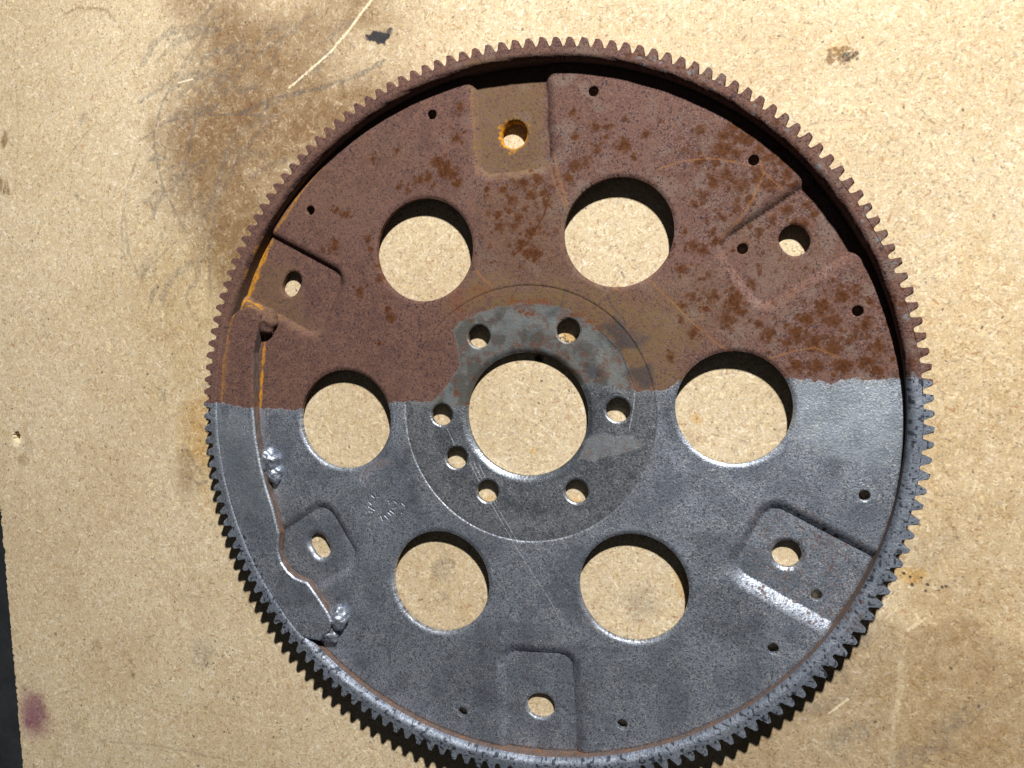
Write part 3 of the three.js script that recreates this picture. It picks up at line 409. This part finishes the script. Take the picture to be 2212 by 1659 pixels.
  const o = [0, 0, 0]; const mix = (c, t) => { o[0] += (c[0] - o[0]) * t; o[1] += (c[1] - o[1]) * t; o[2] += (c[2] - o[2]) * t; }; const mul = (r_, g, b, t) => { o[0] *= lerp(1, r_, t); o[1] *= lerp(1, g, t); o[2] *= lerp(1, b, t); };
  const base = [0.545, 0.434, 0.283], pale = [0.81, 0.71, 0.525], drk = [0.225, 0.162, 0.098], redc = [0.33, 0.16, 0.08];
  for (let j = 0; j < BM; j++) for (let i = 0; i < BN; i++) {
    const q = j * BN + i, x = BX + (i + 0.5) * BSTEP, y = BY + (j + 0.5) * BSTEP, c = chip[q], f = noise(x * 2.3, y * 2.3), cl = fbm(x * 0.02 + 7, y * 0.02, 3), m = fbm(x * 0.25, y * 0.25, 3);
    o[0] = base[0]; o[1] = base[1]; o[2] = base[2];
    if (c > 0) mix(pale, c * 0.9); else mix(drk, -c * 1.0); { const w = hue[q] - 0.5; o[0] *= 1 + 0.10 * w; o[2] *= 1 - 0.34 * w; }
    mix(drk, smooth(0.5, 0.95, f) * 0.4); mix(pale, smooth(0.55, 0.95, noise(x * 2.6 + 80, y * 2.6)) * 0.4); mix(pale, smooth(0.55, 0.9, fbm(x * 0.7 + 5, y * 0.7, 2)) * 0.2);
    mul(0.86, 0.82, 0.76, smooth(0.35, 0.75, cl) * 0.55); mul(0.9, 0.86, 0.8, smooth(0.45, 0.7, m) * 0.5);
    mix(redc, red[q] * 0.75);
    const g = 0.72 + 0.5 * m - 0.25 * clamp(c, 0, 1);               // stains sink into the chips unevenly
    mul(0.80, 0.74, 0.62, tan.a[q] * g); mul(0.42, 0.33, 0.26, brown.a[q] * clamp(g)); mul(0.62, 0.48, 0.40, clamp(pink.a[q] * g) * 0.7); mul(0.55, 0.49, 0.43, clamp(oil.a[q] * (0.75 + 0.5 * m))); mul(0.92, 0.72, 0.38, clamp(ylw.a[q] * g));
    mix([0.085, 0.083, 0.086], clamp(grey.a[q] * (0.45 + 0.7 * smooth(0.35, 0.6, fbm(x * 0.9 + 50, y * 0.9, 2)))) * 0.75); mul(0.5, 0.28, 0.55, purple.a[q] * clamp(g + 0.2));
    mix([0.06, 0.045, 0.035], speck[q] * 0.85); mix([0.018, 0.02, 0.028], black.a[q] * 0.95); mix([0.86, 0.74, 0.52], light.a[q] * 0.85);
    const t = q * 4; col[t] = enc(o[0]); col[t + 1] = enc(o[1]); col[t + 2] = enc(o[2]); col[t + 3] = 255;
    bmp[t] = bmp[t + 1] = bmp[t + 2] = clamp(0.5 + c * 0.16 + (f - 0.5) * 0.2 - light.a[q] * 0.25) * 255; bmp[t + 3] = 255;
  }
  const a = dataTexture(col, BN, BM, true), b = dataTexture(bmp, BN, BM); for (const t of [a, b]) t.wrapS = t.wrapT = THREE.MirroredRepeatWrapping;
  return [a, b];
}
const [boardColour, boardBump] = boardMaps();
const boardMaterial = new THREE.MeshPhysicalMaterial({ specularIntensity: 0.25, map: boardColour, bumpMap: boardBump, bumpScale: 0.00025, roughness: 0.78 }); boardMaterial.name = 'particle board';
const boardEdgeMaterial = new THREE.MeshStandardMaterial({ roughness: 0.95, map: noiseTexture(256, (i, j) => { const a = fbm(i * 0.11, j * 0.11, 3); return [lerp(0.5, 0.85, a), lerp(0.4, 0.72, a), lerp(0.24, 0.5, a)]; }) }); boardEdgeMaterial.name = 'raw chip edge';
{
  const r = rng(8), E0 = bpx(0, 1090), E1 = bpx(50, 1659), left = (y) => E0[0] + (y - E0[1]) * (E1[0] - E0[0]) / (E1[1] - E0[1]), shp = [];
  for (let y = -650; y <= 650; y += y > -60 && y < 300 ? 0.7 : 10) shp.push([left(y) + (fbm(y * 0.5, 3, 3) - 0.5) * 1.3 + (noise(y * 1.7, 9) > 0.86 ? 0.7 : 0), y]);
  shp.push([640, 650], [640, -650]);
  const s = new THREE.Shape(shp.map(([x, y]) => new THREE.Vector2(x * MM, -y * MM)));
  const [hx, hy] = bpx(36, 944), hole = []; for (let k = 0; k < 18; k++) { const a = -k / 18 * 2 * PI, q = 3.1 + (r() - 0.5) * 1.4; hole.push(new THREE.Vector2((hx + q * Math.cos(a)) * MM, -(hy + q * 1.15 * Math.sin(a)) * MM)); }
  s.holes.push(new THREE.Path(hole));
  const g = new THREE.ExtrudeGeometry(s, { depth: 0.018, bevelEnabled: false, steps: 1 });
  g.rotateX(-PI / 2); g.translate(0, -0.018, 0);
  const p = g.attributes.position, n = g.attributes.normal, uv = g.attributes.uv;
  for (let i = 0; i < p.count; i++) if (Math.abs(n.getY(i)) > 0.5) uv.setXY(i, (p.getX(i) * 1000 - BX) / (BN * BSTEP), (p.getZ(i) * 1000 - BY) / (BM * BSTEP)); else uv.setXY(i, (p.getX(i) + p.getZ(i)) * 30, p.getY(i) * 30);
  const board = new THREE.Mesh(g, [boardMaterial, boardEdgeMaterial]); board.name = 'particle_board';
  board.userData = { kind: 'structure', label: 'stained raw particle board lying under the toothed steel wheel', category: 'board' };
  scene.add(board);
  const fg = new THREE.PlaneGeometry(7, 7); fg.rotateX(-PI / 2);
  const ft = noiseTexture(512, (i, j) => { const a = fbm(i * 0.05, j * 0.05, 4), b = fbm(i * 0.3, j * 0.3, 2); const v = lerp(0.05, 0.09, a) * lerp(0.8, 1.15, b); return [v * 0.86, v * 0.95, v * 1.08]; }); ft.repeat.set(10, 10);
  const floor = new THREE.Mesh(fg, new THREE.MeshStandardMaterial({ map: ft, roughness: 0.9 })); floor.position.y = FLOOR; floor.name = 'floor'; floor.userData = { kind: 'structure', label: 'dark blue grey concrete floor beside the board edge', category: 'floor' };
  scene.add(floor);
}

// ---------------------------------------------------------------- the flexplate
const flex = new THREE.Group(); flex.name = 'flexplate'; flex.position.copy(LIFT); flex.quaternion.copy(LIE);
flex.userData = { label: 'toothed steel engine flexplate, upper half rusty brown, lower half cleaned blue grey', category: 'flexplate' };
scene.add(flex);
const add = (name, g, m, parent, label) => { const o = new THREE.Mesh(g, m); o.name = name; if (label) o.userData.label = label; parent.add(o); return o; };
{
  const g = plateParts((x, y) => Math.hypot(x, y) - R_HUB, false), hubG = plateParts((x, y) => R_HUB - Math.hypot(x, y), true), pm = [plateMaterial, plateMaterial];
  add('stamped_plate', g.get('plate'), pm, flex);
  add('hub_face', hubG.get('hub'), pm, flex, 'sunken round hub face with crank bolt holes and large centre bore');
  const words = ['sunken bolt pad with yellow rust round its hole', 'sunken rusty bolt pad beside the balance weight', 'sunken cleaned bolt pad cut into by the balance weight', 'sunken cleaned bolt pad with an oval hole', 'sunken cleaned bolt pad with bright lower slope', 'sunken rusty bolt pad with a small extra hole'];
  for (let k = 0; k < 6; k++) add('bolt_pad', g.get('pad' + k), pm, flex, words[k]);
}
// ring gear: a turned ring, and every tooth on its rim
const R_IN = 169.7, R_FIL = 172.9, R_ROOT = 175.0, R_TIP = 179.35, RING_TOP = 6.4, RING_BOT = -4.0, TEETH = 168, PITCH = 2 * PI / TEETH;
const ring = new THREE.Group(); ring.name = 'ring_gear'; flex.add(ring);
{
  const prof = [[R_IN, RING_BOT], [R_IN, RING_TOP - 3.2]], n = 7; for (let k = 1; k <= n; k++) { const a = k / n * PI / 2; prof.push([R_FIL - (R_FIL - R_IN) * Math.cos(a), RING_TOP - 3.2 + 3.2 * Math.sin(a)]); }
  prof.push([R_ROOT, RING_TOP]);
  const under = [[R_ROOT, RING_TOP], [R_ROOT, RING_BOT], [R_IN, RING_BOT]];
  const SEG = 672;
  const turn = (pr, smoothN, wob) => {
    const pos = [], uv = [], idx = [];
    for (let i = 0; i <= SEG; i++) { const a = (i % SEG) / SEG * 2 * PI; pr.forEach(([r, h], k) => { const w = wob ? (fbm(Math.cos(a) * 30 + k * 0.7 + 40, Math.sin(a) * 30 + 40, 3) - 0.5) * (k > 1 && k < n + 2 ? 0.9 : 0) : 0; const x = (r + w) * Math.cos(a), y = (r + w) * Math.sin(a); pos.push(x * MM, (h - Math.abs(w) * 0.15) * MM, y * MM); uv.push(...planarUV(x, y)); }); }
    const m = pr.length; for (let i = 0; i < SEG; i++) for (let k = 0; k + 1 < m; k++) { const a = i * m + k, b = a + m; idx.push(a, a + 1, b, b, a + 1, b + 1); }
    let g = new THREE.BufferGeometry(); g.setAttribute('position', new THREE.Float32BufferAttribute(pos, 3)); g.setAttribute('uv', new THREE.Float32BufferAttribute(uv, 2)); g.setIndex(idx); if (!smoothN) g = g.toNonIndexed(); g.computeVertexNormals(); return g.index ? g.toNonIndexed() : g;
  };
  const wall = turn(prof.slice(0, 2), true), topG = turn(prof.slice(1), true, true), und = turn(under, false);
  { const u = wall.attributes.uv, p = wall.attributes.position; for (let i = 0; i < u.count; i++) u.setXY(i, Math.atan2(p.getZ(i), p.getX(i)) * 8, p.getY(i) * 60); }
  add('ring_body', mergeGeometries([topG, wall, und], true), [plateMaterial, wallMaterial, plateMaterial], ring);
  const r = rng(12);
  for (let t = 0; t < TEETH; t++) {
    const a0 = rad(1.5) + t * PITCH, j = () => (r() - 0.5) * 0.024;
    const half = [[R_ROOT, 0.44], [R_ROOT + 0.3, 0.365], [R_ROOT + 1.3, 0.31], [R_ROOT + 2.6, 0.262 + j()], [R_TIP - 0.6, 0.228 + j()], [R_TIP - 0.3 * r() + j() * 20, 0.18]];
    const L = half.map(([q, w]) => [q, -w]), Rr = half.map(([q, w]) => [q, w]);            // Rr: the flank with the lead-in facet
    const V = ([q, w], h) => { const a = a0 + w * PITCH; return [q * Math.cos(a), h, q * Math.sin(a)]; };
    const T = RING_TOP - 0.12 * r(), low = T - 1.3 - 1.0 * r();
    const f1 = V([R_TIP - 0.15, 0.05], T), f2 = V([R_ROOT + 2.3, 0.19], T - 0.02), f3 = V(Rr[2], T - 0.1);
    const topPts = [...L.map((q, i) => V(q, i < 1 ? RING_TOP : T)), f1, f2, f3, V(Rr[1], T), V(Rr[0], RING_TOP)];
    const tri = [], quad = (a, b, c, d) => tri.push(a, b, c, a, c, d);
    const c0 = V([R_ROOT + 1.4, 0], T); for (let k = 0; k < topPts.length; k++) tri.push(c0, topPts[(k + 1) % topPts.length], topPts[k]);
    const rl = [V(Rr[3], low + 0.6), V(Rr[4], low), V(Rr[5], low)];
    tri.push(f3, f2, rl[0], f2, rl[1], rl[0], f2, f1, rl[1], f1, rl[2], rl[1]);          // lead-in facet
    const upper = [...L.map((q) => V(q, T)), f1, rl[2], rl[1], rl[0], f3, V(Rr[1], T), V(Rr[0], T)];
    const lower = [...L.map((q) => V(q, RING_BOT)), V([R_TIP - 0.05, 0], RING_BOT), V(Rr[5], RING_BOT), V(Rr[4], RING_BOT), V(Rr[3], RING_BOT), V(Rr[2], RING_BOT), V(Rr[1], RING_BOT), V(Rr[0], RING_BOT)];
    for (let k = 0; k + 1 < upper.length; k++) quad(upper[k], upper[k + 1], lower[k + 1], lower[k]);
    const b0 = V([R_ROOT + 1.4, 0], RING_BOT); for (let k = 0; k + 1 < lower.length; k++) tri.push(b0, lower[k], lower[k + 1]);
    const pos = [], uv = []; for (const v of tri) { pos.push(v[0] * MM, v[1] * MM, v[2] * MM); uv.push(...planarUV(v[0], v[2])); }
    const g = new THREE.BufferGeometry(); g.setAttribute('position', new THREE.Float32BufferAttribute(pos, 3)); g.setAttribute('uv', new THREE.Float32BufferAttribute(uv, 2)); g.computeVertexNormals();
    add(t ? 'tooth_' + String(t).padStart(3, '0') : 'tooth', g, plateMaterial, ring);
  }
}
// balance weight on the left with its welds
{
  const W = new THREE.Group(); W.name = 'balance_weight'; W.userData.label = 'curved balance weight welded inside the ring, cut out round a bolt hole'; flex.add(W);
  const cap = PZ(Zl, [[330, 410], [360, 335], [400, 290], [450, 245], [510, 212], [570, 195], [630, 190], [690, 205], [722, 250], [735, 320], [732, 420], [712, 510]], 5.5);
  const inner = [[-148.4, -32], [-148.6, -24], [-149, -3], [-148, 12], [-145.6, 27], [-142.2, 40], [-138.2, 52], [-134.9, 65], [-135.4, 70], [-135.6, 75], [-133.9, 80.5], [-130.4, 85.2], [-126, 88.4], [-122, 89.7], [-118.6, 90.4], [-112.8, 97.6], [-107, 105.5], [-104.6, 110.5], [-106.5, 116], [-112, 121.5]];
  const line = inner.slice(); const RO = 172.2; for (let a = 135.6; a <= 193.4; a += 1.2) line.push([RO * Math.cos(rad(a)), RO * Math.sin(rad(a))]);
  line.push(...cap);
  const bev = 1.3, s = new THREE.Shape(line.map(([x, y]) => new THREE.Vector2(x, -y)));
  let g = new THREE.ExtrudeGeometry(s, { depth: 3.9, bevelEnabled: true, bevelThickness: bev, bevelSize: bev, bevelOffset: -bev, bevelSegments: 5 });
  g.rotateX(-PI / 2); g.translate(0, 0.8, 0); g.scale(MM, MM, MM);
  const p = g.attributes.position, nn = g.attributes.normal, A = { pos: [], nor: [], uv: [] }, B = { pos: [], nor: [], uv: [] };
  for (let i = 0; i < p.count; i += 3) { const e1 = new THREE.Vector3().fromBufferAttribute(p, i), e2 = new THREE.Vector3().fromBufferAttribute(p, i + 1), e3 = new THREE.Vector3().fromBufferAttribute(p, i + 2); const n = e2.clone().sub(e1).cross(e3.clone().sub(e1)).normalize(), d = n.y > 0.3 ? A : B;
    for (const [e, k] of [[e1, i], [e2, i + 1], [e3, i + 2]]) { d.pos.push(e.x, e.y, e.z); d.nor.push(nn.getX(k), nn.getY(k), nn.getZ(k)); if (d === A) d.uv.push(...planarUV(e.x * 1000, e.z * 1000)); else d.uv.push((e.x + e.z) * 12, e.y * 30); } }
  const mk = (d) => { const q = new THREE.BufferGeometry(); q.setAttribute('position', new THREE.Float32BufferAttribute(d.pos, 3)); q.setAttribute('normal', new THREE.Float32BufferAttribute(d.nor, 3)); q.setAttribute('uv', new THREE.Float32BufferAttribute(d.uv, 2)); return q; };
  add('weight_segment', mergeGeometries([mk(A), mk(B)], true), [plateMaterial, wallMaterial], W);
  const bead = (x, y, h, rx, rh, ry, turn, seed, amp = 0.16) => {
    const q = new THREE.SphereGeometry(1, 48, 32), a = q.attributes.position, c = Math.cos(turn), sn = Math.sin(turn);
    for (let i = 0; i < a.count; i++) { let X = a.getX(i), Y = a.getY(i), Z = a.getZ(i); const k = 1 + (fbm(X * 1.8 + seed * 7 + 20, Z * 1.8 + Y * 1.5 + seed * 3 + 20, 3) - 0.5) * amp * 4; { const rp = 1 + 0.05 * Math.sin((Z * 0.9 + X * 0.3 + 0.15 * Math.sin(X * 5)) * 9); X *= rp; Y *= rp; Z *= rp; } X *= k * rx; Y *= k * rh; Z *= k * ry; a.setXYZ(i, (x + X * c - Z * sn) * MM, (h + Y) * MM, (y + X * sn + Z * c) * MM); }
    q.computeVertexNormals(); const u = q.attributes.uv; for (let i = 0; i < a.count; i++) u.setXY(i, ...planarUV(a.getX(i) * 1000, a.getZ(i) * 1000)); return q;
  };
  const [wx, wy] = px(...Zl(800, 385), 4);
  add('weld_bead', mergeGeometries([bead(wx - 1.5, wy - 0.5, 0.9, 7.6, 5.0, 7.6, 0.2, 1, 0.04), bead(wx - 6.5, wy - 1.5, 1.3, 6.5, 4.9, 6.5, 0.2, 2, 0.03)]), plateMaterial, W, 'rusty weld at the upper end of the weight');
  add('weld_bead', mergeGeometries([bead(-142.6, 26.5, 1.0, 5.4, 4.2, 7, -0.25, 3, 0.13), bead(-141, 33.5, 0.6, 5.2, 3.8, 6.2, -0.4, 4, 0.14)]), plateMaterial, W, 'shiny lumpy weld halfway along the weight');
  add('weld_bead', mergeGeometries([bead(-103.6, 109.5, 1.2, 6.2, 4.6, 6.4, 0.2, 5, 0.12), bead(-110.5, 117, 0.8, 8.5, 4.2, 5.2, 0.75, 6, 0.12)]), plateMaterial, W, 'shiny lumpy weld at the lower end of the weight');
}

// ---------------------------------------------------------------- the lamp that lights it, out of the picture
{
  const lamp = new THREE.Group(); lamp.name = 'work_lamp'; lamp.position.set(LAMP_AT.x, FLOOR, LAMP_AT.z);
  lamp.userData = { label: 'black led work lamp on a pole stand beyond the board', category: 'lamp' }; scene.add(lamp);
  const blk = new THREE.MeshStandardMaterial({ color: new THREE.Color().setRGB(0.03, 0.03, 0.03), roughness: 0.5 });
  const dir = AIM.clone().sub(LAMP_AT).normalize(), y = LAMP_AT.y - FLOOR, q = new THREE.Quaternion().setFromUnitVectors(new THREE.Vector3(0, 0, 1), dir);
  const base = new THREE.LatheGeometry([[0, 0], [0.13, 0], [0.13, 0.012], [0.03, 0.028], [0, 0.03]].map(([a, b]) => new THREE.Vector2(a, b)), 48); const bm = add('base', base, blk, lamp); bm.position.set(-dir.x * 0.12, 0.0005, -dir.z * 0.12);
  const pole = new THREE.CylinderGeometry(0.011, 0.013, y - 0.0, 20); const pm = add('pole', pole, blk, lamp); pm.position.set(-dir.x * 0.12, y / 2 + 0.01, -dir.z * 0.12);
  const head = add('head', new RoundedBoxGeometry(0.12, 0.09, 0.06, 4, 0.012), blk, lamp); head.position.set(0, y, 0).addScaledVector(dir, -0.047); head.quaternion.copy(q);
  const lens = add('lens', new THREE.CylinderGeometry(0.029, 0.029, 0.006, 40).rotateX(PI / 2), new THREE.MeshStandardMaterial({ color: 0xffffff, emissive: new THREE.Color().setRGB(1, 0.965, 0.915), emissiveIntensity: 6, roughness: 0.4 }), lamp); lens.name = 'lamp_lens'; lens.position.set(0, y, 0).addScaledVector(dir, -0.0145); lens.quaternion.copy(q);
}

scene.traverse((o) => { if (o.isMesh) { o.castShadow = true; o.receiveShadow = true; } });
renderer.render(scene, camera);
